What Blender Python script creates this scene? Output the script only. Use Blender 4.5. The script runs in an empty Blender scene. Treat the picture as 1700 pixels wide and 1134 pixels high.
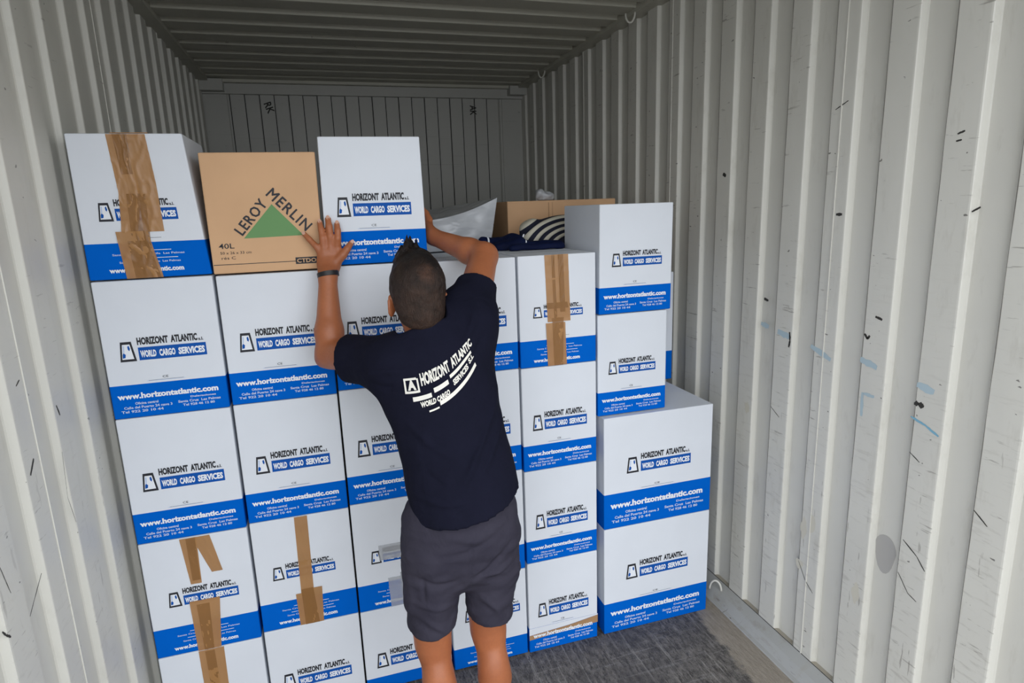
import bpy, math, random
import numpy as np
from mathutils import Vector, Matrix, noise
from mathutils.bvhtree import BVHTree

random.seed(7)
sc = bpy.context.scene
col = sc.collection

# ------------------------------------------------------------------ camera
W, H = 2.33, 2.72                     # inside width and height of the container
YB, YO = 4.96, 0.35                  # back wall and door opening
def cam_axes(yaw, pitch, roll):
    cy, sy, cp, sp, cr, sr = math.cos(yaw), math.sin(yaw), math.cos(pitch), math.sin(pitch), math.cos(roll), math.sin(roll)
    f = Vector((sy*cp, cy*cp, -sp)); r0 = Vector((cy, -sy, 0)); u0 = r0.cross(f)
    return cr*r0 + sr*u0, -sr*r0 + cr*u0, f
rt, up, fw = cam_axes(0.29104, 0.21264, -0.03474)
cd = bpy.data.cameras.new('camera'); cam = bpy.data.objects.new('camera', cd); col.objects.link(cam)
cd.sensor_width = 36; cd.lens = 1017.98*36/1700; cd.clip_start = 0.02
m = Matrix((rt, up, -fw)).transposed().to_4x4(); m.translation = Vector((0.69726, 0, 1.77594)); cam.matrix_world = m
sc.camera = cam

# ------------------------------------------------------------------ light
sc.view_settings.view_transform = 'Standard'; sc.view_settings.look = 'None'
sc.view_settings.gamma = 1; sc.view_settings.use_curve_mapping = False
sc.view_settings.exposure = 0.0
world = bpy.data.worlds.new('world'); sc.world = world; world.use_nodes = True
bg = world.node_tree.nodes['Background']
bg.inputs[0].default_value = (0.93, 0.96, 1.0, 1); bg.inputs[1].default_value = 3.2
pl = bpy.data.lights.new('door_portal', 'AREA'); pl.shape = 'RECTANGLE'; pl.size = W; pl.size_y = H
pl.cycles.is_portal = True
po = bpy.data.objects.new('door_portal', pl); col.objects.link(po)
po.location = (W/2, YO-0.02, H/2); po.rotation_euler = (math.radians(90), 0, 0)

# ------------------------------------------------------------------ helpers
def new_mat(name, color, rough=0.6, metal=0.0, **kw):
    m = bpy.data.materials.new(name); m.use_nodes = True
    b = m.node_tree.nodes['Principled BSDF']
    b.inputs['Base Color'].default_value = (*color, 1); b.inputs['Roughness'].default_value = rough
    b.inputs['Metallic'].default_value = metal
    for k, v in kw.items(): b.inputs[k.replace('_', ' ')].default_value = v
    return m
def nd(m, t, **kw):
    n = m.node_tree.nodes.new(t)
    for k, v in kw.items(): setattr(n, k, v)
    return n
def lk(m, a, b): m.node_tree.links.new(a, b)
def bsdf(m): return m.node_tree.nodes['Principled BSDF']
def coords(m, scale=(1, 1, 1), rot=(0, 0, 0), src='Object'):
    tc = nd(m, 'ShaderNodeTexCoord'); mp = nd(m, 'ShaderNodeMapping')
    mp.inputs['Scale'].default_value = scale; mp.inputs['Rotation'].default_value = rot
    lk(m, tc.outputs[src], mp.inputs[0]); return mp.outputs[0]
def noise_fac(m, vec, scale, detail=3, rough=0.5, lo=0.4, hi=0.6, dist=0.0):
    n = nd(m, 'ShaderNodeTexNoise'); n.inputs['Scale'].default_value = scale
    n.inputs['Detail'].default_value = detail; n.inputs['Roughness'].default_value = rough
    n.inputs['Distortion'].default_value = dist
    lk(m, vec, n.inputs['Vector'])
    r = nd(m, 'ShaderNodeMapRange'); r.inputs[1].default_value = lo; r.inputs[2].default_value = hi
    lk(m, n.outputs['Fac'], r.inputs[0]); return r.outputs[0]
def mix(m, fac, a, b):
    x = nd(m, 'ShaderNodeMix', data_type='RGBA')
    if isinstance(fac, (int, float)): x.inputs[0].default_value = fac
    else: lk(m, fac, x.inputs[0])
    for s, v in ((x.inputs[6], a), (x.inputs[7], b)):
        if isinstance(v, tuple): s.default_value = (*v, 1)
        else: lk(m, v, s)
    return x.outputs[2]
def math_(m, op, a, b=0.0, clamp=False):
    x = nd(m, 'ShaderNodeMath', operation=op); x.use_clamp = clamp
    for s, v in ((x.inputs[0], a), (x.inputs[1], b)):
        if isinstance(v, (int, float)): s.default_value = v
        else: lk(m, v, s)
    return x.outputs[0]
def bump(m, h, strength=0.3, dist=0.01):
    b = nd(m, 'ShaderNodeBump'); b.inputs['Strength'].default_value = strength; b.inputs['Distance'].default_value = dist
    lk(m, h, b.inputs['Height']); lk(m, b.outputs[0], bsdf(m).inputs['Normal']); return b

# ------------------------------------------------------------------ materials
def paint_material(name, color, dirt=1.0, proud=None):
    m = new_mat(name, color, 0.44, Specular_IOR_Level=0.5)
    v = coords(m)
    big = noise_fac(m, v, 2.2, 4, 0.6, 0.35, 0.7)
    c = mix(m, math_(m, 'MULTIPLY', big, 0.30*dirt), color, tuple(x*0.80 for x in color))
    # grime clouds
    g = noise_fac(m, coords(m, (1, 3.0, 0.8)), 5.0, 6, 0.7, 0.56, 0.78)
    c = mix(m, math_(m, 'MULTIPLY', g, 0.30*dirt), c, (0.30, 0.27, 0.21))
    keep = 1.0
    if proud is not None:
        spx = nd(m, 'ShaderNodeSeparateXYZ'); lk(m, v, spx.inputs[0])
        keep = math_(m, 'LESS_THAN', math_(m, 'ABSOLUTE', math_(m, 'SUBTRACT', spx.outputs[0], proud)), 0.0025)
    # slanting scratches
    s = noise_fac(m, coords(m, (1, 7, 60), (0.16, 0, 0)), 1.6, 3, 0.6, 0.645, 0.69)
    s2 = noise_fac(m, v, 3.1, 2, 0.5, 0.44, 0.56)
    c = mix(m, math_(m, 'MULTIPLY', keep, math_(m, 'MULTIPLY', math_(m, 'MULTIPLY', s, s2), 0.50*dirt)), c, (0.14, 0.12, 0.10))
    # chips of dark primer
    sp = noise_fac(m, coords(m, (1, 1.0, 1.6)), 34, 2, 0.5, 0.742, 0.755)
    c = mix(m, math_(m, 'MULTIPLY', keep, math_(m, 'MULTIPLY', sp, 0.75*dirt)), c, (0.06, 0.05, 0.045))
    # wear is heavier on the lower half, where loads rub along the wall
    sz = nd(m, 'ShaderNodeSeparateXYZ'); lk(m, v, sz.inputs[0])
    rz = nd(m, 'ShaderNodeMapRange'); rz.inputs[1].default_value = 1.7; rz.inputs[2].default_value = 0.5; lk(m, sz.outputs[2], rz.inputs[0])
    w1 = noise_fac(m, coords(m, (1, 5, 34), (0.35, 0, 0)), 2.3, 4, 0.65, 0.56, 0.66)
    c = mix(m, math_(m, 'MULTIPLY', keep, math_(m, 'MULTIPLY', math_(m, 'MULTIPLY', w1, rz.outputs[0]), 0.26*dirt)), c, (0.25, 0.225, 0.19))
    w2 = noise_fac(m, coords(m, (1, 30, 4), (-0.2, 0, 0)), 1.7, 3, 0.6, 0.66, 0.69)
    c = mix(m, math_(m, 'MULTIPLY', keep, math_(m, 'MULTIPLY', math_(m, 'MULTIPLY', w2, rz.outputs[0]), 0.5*dirt)), c, (0.16, 0.14, 0.12))
    lk(m, c, bsdf(m).inputs['Base Color'])
    bump(m, noise_fac(m, coords(m, (1, 1, 0.5)), 6, 3, 0.5, 0.2, 0.8), 0.35, 0.006)
    return m
M = {}
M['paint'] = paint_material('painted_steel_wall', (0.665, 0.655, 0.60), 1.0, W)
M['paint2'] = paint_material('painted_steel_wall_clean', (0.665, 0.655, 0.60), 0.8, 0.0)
M['shadegrime'] = new_mat('edge_shade_grime', (0.17, 0.16, 0.14), 0.8)
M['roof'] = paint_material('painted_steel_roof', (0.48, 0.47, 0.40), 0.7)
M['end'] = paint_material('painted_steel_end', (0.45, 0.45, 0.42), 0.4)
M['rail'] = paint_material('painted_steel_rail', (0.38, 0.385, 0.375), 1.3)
M['bluechalk'] = new_mat('blue_marker', (0.42, 0.53, 0.585), 0.8)
M['bluepaint'] = new_mat('blue_crayon', (0.20, 0.42, 0.56), 0.8)
M['blackmark'] = new_mat('black_scuff', (0.035, 0.033, 0.03), 0.8)
M['greystain'] = new_mat('grey_stain', (0.43, 0.42, 0.40), 0.6)
M['rust'] = new_mat('rusty_ledge', (0.36, 0.33, 0.27), 0.9)
M['yellowstain'] = new_mat('yellowish_stain', (0.61, 0.585, 0.50), 0.7)
M['seamshade'] = new_mat('dark_seam_and_rib_shade', (0.03, 0.03, 0.028), 0.8)

def card(name, color, var=0.06):
    m = new_mat(name, color, 0.62, Specular_IOR_Level=0.15); v = coords(m)
    n = noise_fac(m, v, 5, 3, 0.5, 0.3, 0.7)
    lk(m, mix(m, n, color, tuple(x*(1-var) for x in color)), bsdf(m).inputs['Base Color'])
    w = noise_fac(m, coords(m, (1, 1, 0.6)), 7, 2, 0.5, 0.2, 0.8)
    bump(m, w, 0.25, 0.004); return m
M['white'] = card('white_cardboard', (0.72, 0.755, 0.815), 0.04)
M['blue'] = card('blue_printed_band', (0.0008, 0.122, 0.58), 0.10)
bsdf(M['blue']).inputs['Specular IOR Level'].default_value = 0.02
M['kraft'] = card('kraft_cardboard', (0.66, 0.41, 0.235), 0.10)
M['kraftdark'] = card('torn_kraft', (0.42, 0.25, 0.13), 0.3)
M['ink'] = new_mat('black_print', (0.012, 0.013, 0.02), 0.6)
M['inkblue'] = new_mat('blue_print', (0.005, 0.085, 0.38), 0.6, Specular_IOR_Level=0.15)
M['inkwhite'] = new_mat('white_print', (0.80, 0.83, 0.88), 0.6)
M['inkpale'] = new_mat('pale_blue_print', (0.50, 0.60, 0.80), 0.6)
M['green'] = new_mat('green_print', (0.15, 0.30, 0.125), 0.65, Specular_IOR_Level=0.15)
M['seam'] = new_mat('flap_gap', (0.12, 0.10, 0.08), 0.9)

def tape_mat(name, color, alpha, rough=0.28):
    m = new_mat(name, color, rough, Alpha=alpha, Specular_IOR_Level=0.35)
    n = noise_fac(m, coords(m, (1, 1, 1)), 9, 1, 0.4, 0.35, 0.68)
    lk(m, mix(m, n, color, tuple(x*0.90 for x in color)), bsdf(m).inputs['Base Color'])
    bump(m, noise_fac(m, coords(m, (1, 1, 1)), 16, 1, 0.5, 0.3, 0.7), 0.25, 0.003)
    return m
M['tape'] = tape_mat('brown_packing_tape', (0.46, 0.235, 0.085), 0.82)
M['tape2'] = tape_mat('brown_packing_tape_doubled', (0.34, 0.165, 0.055), 0.66)
M['tapeclear'] = tape_mat('clear_packing_tape', (0.55, 0.57, 0.60), 0.55, 0.15)

def floor_material():
    m = new_mat('worn_container_floor', (0.05, 0.05, 0.05), 0.55)
    v = coords(m)
    base = noise_fac(m, coords(m, (1, .45, 1)), 34, 8, 0.82, 0.40, 0.64)
    c = mix(m, base, (0.038, 0.035, 0.033), (0.24, 0.222, 0.205))
    st = noise_fac(m, coords(m, (22, 1.0, 1), (0, 0, 0.06)), 2.2, 7, 0.72, 0.54, 0.64)
    c = mix(m, math_(m, 'MULTIPLY', st, 0.8), c, (0.40, 0.38, 0.355))
    st2 = noise_fac(m, coords(m, (1.0, 20, 1), (0, 0, -0.08)), 2.6, 7, 0.72, 0.57, 0.63)
    c = mix(m, math_(m, 'MULTIPLY', st2, 0.55), c, (0.34, 0.33, 0.32))
    fine = noise_fac(m, v, 190, 2, 0.8, 0.52, 0.66)
    c = mix(m, math_(m, 'MULTIPLY', fine, 0.35), c, (0.36, 0.34, 0.33))
    dk = noise_fac(m, coords(m, (1.8, .45, 1)), 46, 6, 0.85, 0.52, 0.58)
    c = mix(m, math_(m, 'MULTIPLY', dk, 0.85), c, (0.014, 0.013, 0.014))
    dm = noise_fac(m, v, 3.2, 3, 0.6, 0.45, 0.62)
    c = mix(m, math_(m, 'MULTIPLY', dm, 0.45), c, (0.045, 0.042, 0.045))
    c = mix(m, 0.12, c, (0.16, 0.13, 0.09))
    # bare plywood strip along the rail, nearer to the door
    sx = nd(m, 'ShaderNodeSeparateXYZ'); lk(m, v, sx.inputs[0])
    edge = math_(m, 'ADD', sx.outputs[0], math_(m, 'MULTIPLY', noise_fac(m, v, 14, 5, 0.7, 0.3, 0.7), 0.05))
    edge = math_(m, 'SUBTRACT', edge, math_(m, 'MULTIPLY', sx.outputs[1], 0.10))
    r = nd(m, 'ShaderNodeMapRange'); r.inputs[1].default_value = 1.935; r.inputs[2].default_value = 1.955; lk(m, edge, r.inputs[0])
    brown = mix(m, noise_fac(m, coords(m, (8, 1, 1)), 14, 5, 0.7, 0.35, 0.7), (0.25, 0.215, 0.17), (0.38, 0.335, 0.28))
    c = mix(m, r.outputs[0], c, brown)
    lk(m, c, bsdf(m).inputs['Base Color'])
    bump(m, noise_fac(m, coords(m, (3, 1, 1), (0, 0, .5)), 40, 5, 0.7, 0.3, 0.7), 0.6, 0.006)
    return m
M['floor'] = floor_material()
M['concrete'] = card('yard_asphalt', (0.20, 0.195, 0.185), 0.15)

def skin_material():
    m = new_mat('tanned_skin', (0.36, 0.165, 0.085), 0.48, Subsurface_Weight=0.06)
    n = noise_fac(m, coords(m), 9, 4, 0.6, 0.3, 0.7)
    n2 = noise_fac(m, coords(m), 120, 2, 0.6, 0.4, 0.75)
    c = mix(m, n, (0.41, 0.138, 0.056), (0.33, 0.106, 0.042))
    c = mix(m, math_(m, 'MULTIPLY', n2, 0.18), c, (0.22, 0.075, 0.035))
    lk(m, c, bsdf(m).inputs['Base Color'])
    bsdf(m).inputs['Subsurface Radius'].default_value = (0.01, 0.004, 0.002)
    bump(m, noise_fac(m, coords(m), 220, 3, 0.6, 0.3, 0.7), 0.15, 0.001)
    return m
M['skin'] = skin_material()
M['nail'] = new_mat('fingernail', (0.58, 0.34, 0.25), 0.3)
def cloth_mat(name, a, b, rough, weave=700):
    m = new_mat(name, a, rough, Specular_IOR_Level=0.07); v = coords(m)
    n = noise_fac(m, v, 7, 4, 0.6, 0.3, 0.7)
    lk(m, mix(m, n, a, b), bsdf(m).inputs['Base Color'])
    f = noise_fac(m, v, 16, 3, 0.55, 0.25, 0.75, 0.6)
    g = noise_fac(m, v, weave, 2, 0.5, 0.3, 0.7)
    h = math_(m, 'ADD', f, math_(m, 'MULTIPLY', g, 0.06))
    bump(m, h, 0.5, 0.006)
    return m
M['navy'] = cloth_mat('navy_jersey', (0.0095, 0.0100, 0.0215), (0.0075, 0.0082, 0.017), 0.9)
M['shorts'] = cloth_mat('charcoal_ripstop', (0.044, 0.041, 0.058), (0.030, 0.028, 0.042), 0.75)
M['shirtprint'] = new_mat('white_shirt_print', (0.74, 0.72, 0.66), 0.7)
M['black'] = new_mat('black_rubber', (0.010, 0.010, 0.012), 0.45)
def hair_material():
    m = new_mat('cropped_hair', (0.03, 0.02, 0.015), 0.5, Specular_IOR_Level=0.2); v = coords(m)
    n = noise_fac(m, coords(m, (1, 1, 1)), 30, 5, 0.7, 0.35, 0.7)
    s = nd(m, 'ShaderNodeSeparateXYZ'); lk(m, v, s.inputs[0])
    # cropped sides and nape let the scalp through, the top is longer and black
    t = math_(m, 'ADD', s.outputs[2], math_(m, 'MULTIPLY', math_(m, 'SUBTRACT', s.outputs[1], 1.70), 0.9))
    r = nd(m, 'ShaderNodeMapRange'); r.inputs[1].default_value = 1.50; r.inputs[2].default_value = 1.63; lk(m, t, r.inputs[0])
    side = mix(m, n, (0.022, 0.014, 0.011), (0.052, 0.030, 0.022))
    topc = mix(m, n, (0.006, 0.005, 0.006), (0.020, 0.013, 0.010))
    c = mix(m, r.outputs[0], side, topc)
    # reddish spot at the crown
    vm = nd(m, 'ShaderNodeVectorMath', operation='DISTANCE'); lk(m, v, vm.inputs[0]); vm.inputs[1].default_value = (0.957, 1.648, 1.610)
    r2 = nd(m, 'ShaderNodeMapRange'); r2.inputs[1].default_value = 0.034; r2.inputs[2].default_value = 0.006; lk(m, vm.outputs['Value'], r2.inputs[0])
    c = mix(m, math_(m, 'MULTIPLY', math_(m, 'MULTIPLY', r2.outputs[0], n), 0.55), c, (0.22, 0.10, 0.06))
    lk(m, c, bsdf(m).inputs['Base Color'])
    bump(m, noise_fac(m, coords(m, (1, 1, 0.35)), 260, 3, 0.7, 0.3, 0.7), 0.6, 0.003)
    return m
M['hair'] = hair_material()

# ------------------------------------------------------------------ mesh building
class MB:
    def __init__(s): s.v = []; s.f = []; s.m = []; s.mats = []
    def mi(s, mat):
        if mat not in s.mats: s.mats.append(mat)
        return s.mats.index(mat)
    def add(s, vs, fs, mat):
        o = len(s.v); s.v += [tuple(p) for p in vs]; k = s.mi(mat)
        for f in fs: s.f.append([o+i for i in f]); s.m.append(k)
    def quad(s, pts, mat): s.add(pts, [range(len(pts))], mat)
    def box(s, a, b, mat):
        x0, y0, z0 = a; x1, y1, z1 = b
        v = [(x0,y0,z0),(x1,y0,z0),(x1,y1,z0),(x0,y1,z0),(x0,y0,z1),(x1,y0,z1),(x1,y1,z1),(x0,y1,z1)]
        s.add(v, [(0,3,2,1),(4,5,6,7),(0,1,5,4),(1,2,6,5),(2,3,7,6),(3,0,4,7)], mat)
    def tube(s, pts, r, mat, n=10, flat=None):
        pts = [Vector(p) for p in pts]; rings = []
        for i, p in enumerate(pts):
            t = (pts[min(i+1, len(pts)-1)] - pts[max(i-1, 0)]).normalized()
            a = t.cross(Vector((0.3, 0.2, 1))).normalized(); b = t.cross(a)
            rings.append([p + a*r*math.cos(2*math.pi*k/n) + b*r*math.sin(2*math.pi*k/n) for k in range(n)])
        vs = [q for R in rings for q in R]
        fs = [(i*n+k, i*n+(k+1) % n, (i+1)*n+(k+1) % n, (i+1)*n+k) for i in range(len(pts)-1) for k in range(n)]
        fs += [list(range(n))[::-1], [(len(pts)-1)*n+k for k in range(n)]]
        s.add(vs, fs, mat)
    def build(s, name, parent=None, smooth=False, loc=None):
        me = bpy.data.meshes.new(name); me.from_pydata(s.v, [], s.f)
        for k in s.mats: me.materials.append(M[k])
        me.polygons.foreach_set('material_index', s.m)
        if smooth: me.polygons.foreach_set('use_smooth', [True]*len(s.f))
        me.update(); o = bpy.data.objects.new(name, me); col.objects.link(o)
        if loc is not None: o.location = loc
        if parent: o.parent = parent
        return o
def tag(o, label=None, cat=None, group=None, kind=None):
    for k, v in (('label', label), ('category', cat), ('group', group), ('kind', kind)):
        if v: o[k] = v
    return o

_glyph = {}
def glyphs(text, bold=0.0, spacing=1.0):
    key = (text, bold, spacing)
    if key not in _glyph:
        c = bpy.data.curves.new('lettering', 'FONT'); c.body = text; c.offset = bold; c.resolution_u = 2
        c.space_character = spacing
        o = bpy.data.objects.new('lettering', c); col.objects.link(o)
        dg = bpy.context.evaluated_depsgraph_get(); me = bpy.data.meshes.new_from_object(o.evaluated_get(dg))
        v = np.array([p.co[:2] for p in me.vertices]); f = [tuple(p.vertices) for p in me.polygons]
        bpy.data.objects.remove(o); bpy.data.curves.remove(c); bpy.data.meshes.remove(me)
        lo, hi = v.min(0), v.max(0); v = (v-lo)/(hi-lo)
        _glyph[key] = (v, f)
    return _glyph[key]

# ------------------------------------------------------------------ container shell
PITCH = 0.2026
def corrugate(y0, y1, start, proud, s1, D, pitch):
    """(offset along the wall, depth) outline: proud flats with steep sides and recesses between them."""
    pts = []; k = math.floor((y0-start)/pitch) - 1; y = start + k*pitch; r = 0.0035
    while y < y1 + pitch:
        # y = near edge of a proud flat (side facing the door), flat runs to y+proud
        for a, d in ((y-s1-r*1.6, D), (y-s1-r*0.4, D*0.88), (y-r*0.25, r*0.8), (y+r*0.35, r*0.2), (y+r*1.6, 0),
                     (y+proud-r, 0), (y+proud, r*0.5), (y+proud+0.002, D-r*.5), (y+proud+0.003+r, D)):
            if y0 <= a <= y1: pts.append((a, d))
        y += pitch
    pts = [(y0, pts[0][1])] + pts + [(y1, pts[-1][1])]
    return pts
def corr_sheet(mb, pts, P, lo, hi, mat, n=1, flip=False):
    """extrude outline; P(a, d, t) gives a point for offset a, depth d, height t"""
    ts = [lo + (hi-lo)*i/n for i in range(n+1)]
    vs = [P(a, d, t) for t in ts for a, d in pts]; k = len(pts)
    fs = []
    for j in range(n):
        for i in range(k-1):
            f = (j*k+i, j*k+i+1, (j+1)*k+i+1, (j+1)*k+i); fs.append(f[::-1] if flip else f)
    mb.add(vs, fs, mat)

ZB, ZT = 0.045, 2.700
def strokes(mb, X, sgn, pts2, w, mat):
    """thin mark along a polyline of (y, z) on a side wall plane"""
    for (y0, z0), (y1, z1) in zip(pts2, pts2[1:]):
        L = math.hypot(y1-y0, z1-z0) or 1; ny, nz = -(z1-z0)/L*w/2, (y1-y0)/L*w/2
        x = X + sgn*0.0007
        rs = random.Random(int(abs(y0*977+z0*331)*10)); n = 7; a, b = [], []
        for i in range(n+1):
            t = i/n; e = .55+.45*math.sin(math.pi*(.1+.8*t)); yy, zz = y0+(y1-y0)*t, z0+(z1-z0)*t
            j1, j2 = e*rs.uniform(.7, 1.15), e*rs.uniform(.7, 1.15)
            a.append((x, yy+ny*j1, zz+nz*j1)); b.append((x, yy-ny*j2, zz-nz*j2))
        mb.quad(a+b[::-1], mat)
DR = 0.020
mb = MB()
ptsR = corrugate(YO, YB, 1.221, 0.096, 0.004, DR, PITCH)
corr_sheet(mb, ptsR, lambda a, d, t: (W+d, a, t), ZB, ZT, 'paint', 6, flip=True)
# crease shade painted with some dirt along the far edge of every proud flat
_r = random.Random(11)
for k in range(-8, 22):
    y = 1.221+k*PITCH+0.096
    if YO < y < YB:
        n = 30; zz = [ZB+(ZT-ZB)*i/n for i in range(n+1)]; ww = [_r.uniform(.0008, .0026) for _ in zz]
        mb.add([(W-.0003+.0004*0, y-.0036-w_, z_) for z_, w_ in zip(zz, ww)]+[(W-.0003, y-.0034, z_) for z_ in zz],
               [(i, i+1, n+2+i, n+1+i) for i in range(n)], 'shadegrime')
# weld seams between the sheets
for y in (1.676, 2.70, 3.72):
    mb.box((W-0.0025, y-0.002, ZB), (W+0.002, y+0.002, ZT), 'paint')
def zl(v): return v
marks = [('bluechalk', [(2.00, 1.30), (1.955, 1.293)], .022, 0), ('bluechalk', [(1.905, 1.285), (1.84, 1.275)], .028, 0),
 ('bluechalk', [(1.735, 1.262), (1.640, 1.232)], .022, 0), ('bluechalk', [(1.52, 1.262), (1.455, 1.248)], .024, 0),
 ('bluechalk', [(1.315, 1.232), (1.260, 1.222)], .024, 0), ('bluechalk', [(1.50, 1.155), (1.497, 1.075)], .012, 0),
 ('bluechalk', [(1.497, 1.152), (1.455, 1.152)], .012, 0), ('bluepaint', [(1.324, 1.130), (1.275, 1.118), (1.232, 1.098)], .008, 0),
 ('blackmark', [(1.99, 1.400), (1.965, 1.395)], .012, 0), ('blackmark', [(1.842, 1.293), (1.838, 1.262), (1.842, 1.235)], .009, 0),
 ('blackmark', [(1.478, 1.408), (1.452, 1.402)], .009, 0), ('blackmark', [(1.512, 1.348), (1.50, 1.332), (1.492, 1.345)], .009, 0),
 ('blackmark', [(1.315, 1.178), (1.305, 1.170)], .018, 0), ('blackmark', [(1.300, 1.180), (1.290, 1.166)], .018, 0),
 ('blackmark', [(1.700, 2.055), (1.650, 2.075)], .004, 0), ('blackmark', [(1.278, 1.930), (1.258, 1.936)], .006, 0),
 ('blackmark', [(1.280, 1.912), (1.264, 1.914)], .005, 0), ('blackmark', [(1.215, 1.728), (1.193, 1.740)], .006, 0),
 ('blackmark', [(1.665, 1.722), (1.640, 1.722)], .010, 0), ('blackmark', [(2.283, 1.890), (2.262, 1.880)], .016, 0),
 ('blackmark', [(1.305, .735), (1.255, .705), (1.225, .672)], .004, 0), 
  ('blackmark', [(1.315, 1.02), (1.28, 1.00)], .003, 0),
 ('blackmark', [(1.31, .62), (1.27, .57), (1.24, .56)], .003, 0), ('blackmark', [(1.72, .42), (1.68, .36), (1.64, .33)], .003, 0),
 ('blackmark', [(1.11, .93), (1.07, .90)], .004, 0), 
  ('blackmark', [(1.92, .98), (1.87, .95)], .003, 0),
 ]
for mt, pp, w, dx in marks: strokes(mb, W+dx, -1, pp, w, mt)
for y0_, z0_, h_ in ((1.706, .56, .11), (1.665, .60, .08), (1.715, .41, .05), (2.06, .93, .06), (1.455, .45, .09)):
    rs = random.Random(int(y0_*100))
    mb.add([(W-.0006, y0_+.020*math.cos(a)*rs.uniform(.6, 1), z0_+h_*.5*math.sin(a)*rs.uniform(.6, 1)) for a in [k*math.pi/8 for k in range(16)]], [range(15, -1, -1)], 'yellowstain')
mb.box((W-.0012, YO, ZB-.0005), (W-.0002, YB, ZB+.0022), 'seamshade')
mb.add([(W+DR-.0008, 1.378+.040*math.cos(a)*(1 if math.sin(a) > 0 else .9), .655+(.085 if math.sin(a) < 0 else .05)*math.sin(a)) for a in [k*math.pi/10 for k in range(20)]], [range(19, -1, -1)], 'greystain')
o = mb.build('wall_right'); tag(o, 'light grey corrugated steel side wall with blue marks and scuffs', kind='structure')

DL = 0.019
mb = MB()
ptsL = corrugate(YO, YB, 1.985-4*PITCH, 0.096, 0.003, DL, PITCH)
corr_sheet(mb, ptsL, lambda a, d, t: (-d, a, t), ZB, ZT, 'paint2', 6)
for y in (1.66, 2.665, 3.7): mb.box((-0.002, y-0.002, ZB), (0.0025, y+0.002, ZT), 'paint2')
for mt, pp, w in (('blackmark', [(1.47, .93), (1.50, .95), (1.555, .985)], .0035), ('blackmark', [(1.36, .97), (1.37, .955), (1.385, .94)], .006),
                  ('blackmark', [(1.62, 1.42), (1.64, 1.43)], .004), ('blackmark', [(1.60, 1.21), (1.63, 1.24)], .007),
                  ('blackmark', [(1.42, 1.22), (1.40, 1.10), (1.42, 1.02)], .002), ('blackmark', [(1.78, 1.20), (1.76, 1.08), (1.78, 1.0)], .002),
                  ('blackmark', [(1.80, 1.32), (1.81, 1.29)], .006)):
    strokes(mb, 0, 1, pp, w, mt)
o = mb.build('wall_left'); tag(o, 'light grey corrugated steel side wall', kind='structure')

# roof: ribs across, between the two top rails
mb = MB()
ptsC = corrugate(YO, YB-0.02, 2.951-12*0.2035, 0.125, 0.006, 0.023, 0.2035)
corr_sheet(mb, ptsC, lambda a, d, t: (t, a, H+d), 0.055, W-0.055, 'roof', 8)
mb.box((-0.06, YO, H+0.05), (W+0.06, YB+0.06, H+0.06), 'roof')
mb.quad([(0.055, YO, H+0.05), (0.055, YO, H-0.001), (0.055, YB, H-0.001), (0.055, YB, H+0.05)], 'roof')
mb.quad([(W-0.055, YO, H+0.05), (W-0.055, YB, H+0.05), (W-0.055, YB, H-0.001), (W-0.055, YO, H-0.001)], 'roof')
o = mb.build('ceiling'); tag(o, 'corrugated steel roof of the container', kind='structure')
for nm, x0, x1 in (('trim_1', -0.05, 0.056), ('trim_2', W-0.056, W+0.05)):
    mb = MB()
    mb.box((x0, YO, ZT), (x1, YB+0.05, H+0.05), 'roof')
    o = mb.build(nm); tag(o, 'steel top rail along the roof edge', kind='structure')

# floor and bottom rails
mb = MB(); mb.box((-0.05, YO, -0.05), (W+0.05, YB+0.05, 0.0), 'floor')
o = mb.build('floor'); tag(o, 'dark worn container floor', kind='structure')
for nm, X, s in (('trim_3', 0.0, 1), ('trim_4', W, -1)):
    mb = MB()
    prof = [(-0.04, ZB), (0.0, ZB), (0.008, ZB-0.003), (0.046, 0.030), (0.052, 0.026), (0.078, 0.006), (0.092, 0.004), (0.095, 0.0), (-0.04, 0.0)]
    vs = [(X+s*a, y, z) for y in (YO, YB) for a, z in prof]; k = len(prof)
    fs = [(i, (i+1) % k, k+(i+1) % k, k+i) for i in range(k)]
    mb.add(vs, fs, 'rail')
    mb.box((X-s*0.022, YO, ZB+0.0002), (X-s*0.0005, YB, ZB+0.001), 'rust') if s > 0 else mb.box((X+0.0005, YO, ZB+0.0002), (X+0.022, YB, ZB+0.001), 'rust')
    o = mb.build(nm); tag(o, 'steel bottom rail along the floor edge', kind='structure')

# end wall with corrugations, header and corner blocks
mb = MB()
pts = []; x = 0.17
for i in range(10):
    pts += [(x, 0.0), (x+0.1035, 0.0), (x+0.107, 0.030), (x+0.207-0.0035-0.0, 0.030)] if False else [(x, 0.0), (x+0.097, 0.0), (x+0.100, 0.012), (x+0.194, 0.012)]
    x += 0.197
pts = [(-0.02, 0.0), (0.150, 0.0), (0.155, 0.006), (0.168, 0.006)] + pts + [(2.145, 0.0), (2.150, 0.006), (2.165, 0.006), (2.168, 0.0), (W+0.03, 0.0)]
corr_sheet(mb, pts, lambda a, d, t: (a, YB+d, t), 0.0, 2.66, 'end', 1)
for a, d in pts[4:-5]:
    pass
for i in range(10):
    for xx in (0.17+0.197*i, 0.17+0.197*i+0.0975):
        mb.box((xx-0.0028, YB-0.001, 0.0), (xx+0.0028, YB+0.002, 2.632), 'seamshade')  # dark strips paint in the shade of the corrugations' steep sides
mb.box((0.0, YB-0.03, 2.632), (W, YB+0.08, 2.712), 'end')
mb.box((-0.03, YB-0.075, 2.700), (W+0.03, YB+0.08, 2.78), 'roof')
mb.box((-0.01, YB-0.11, 2.640), (0.145, YB-0.03, 2.715), 'end')
mb.box((2.205, YB-0.11, 2.650), (W+0.01, YB-0.03, 2.715), 'end')
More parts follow.
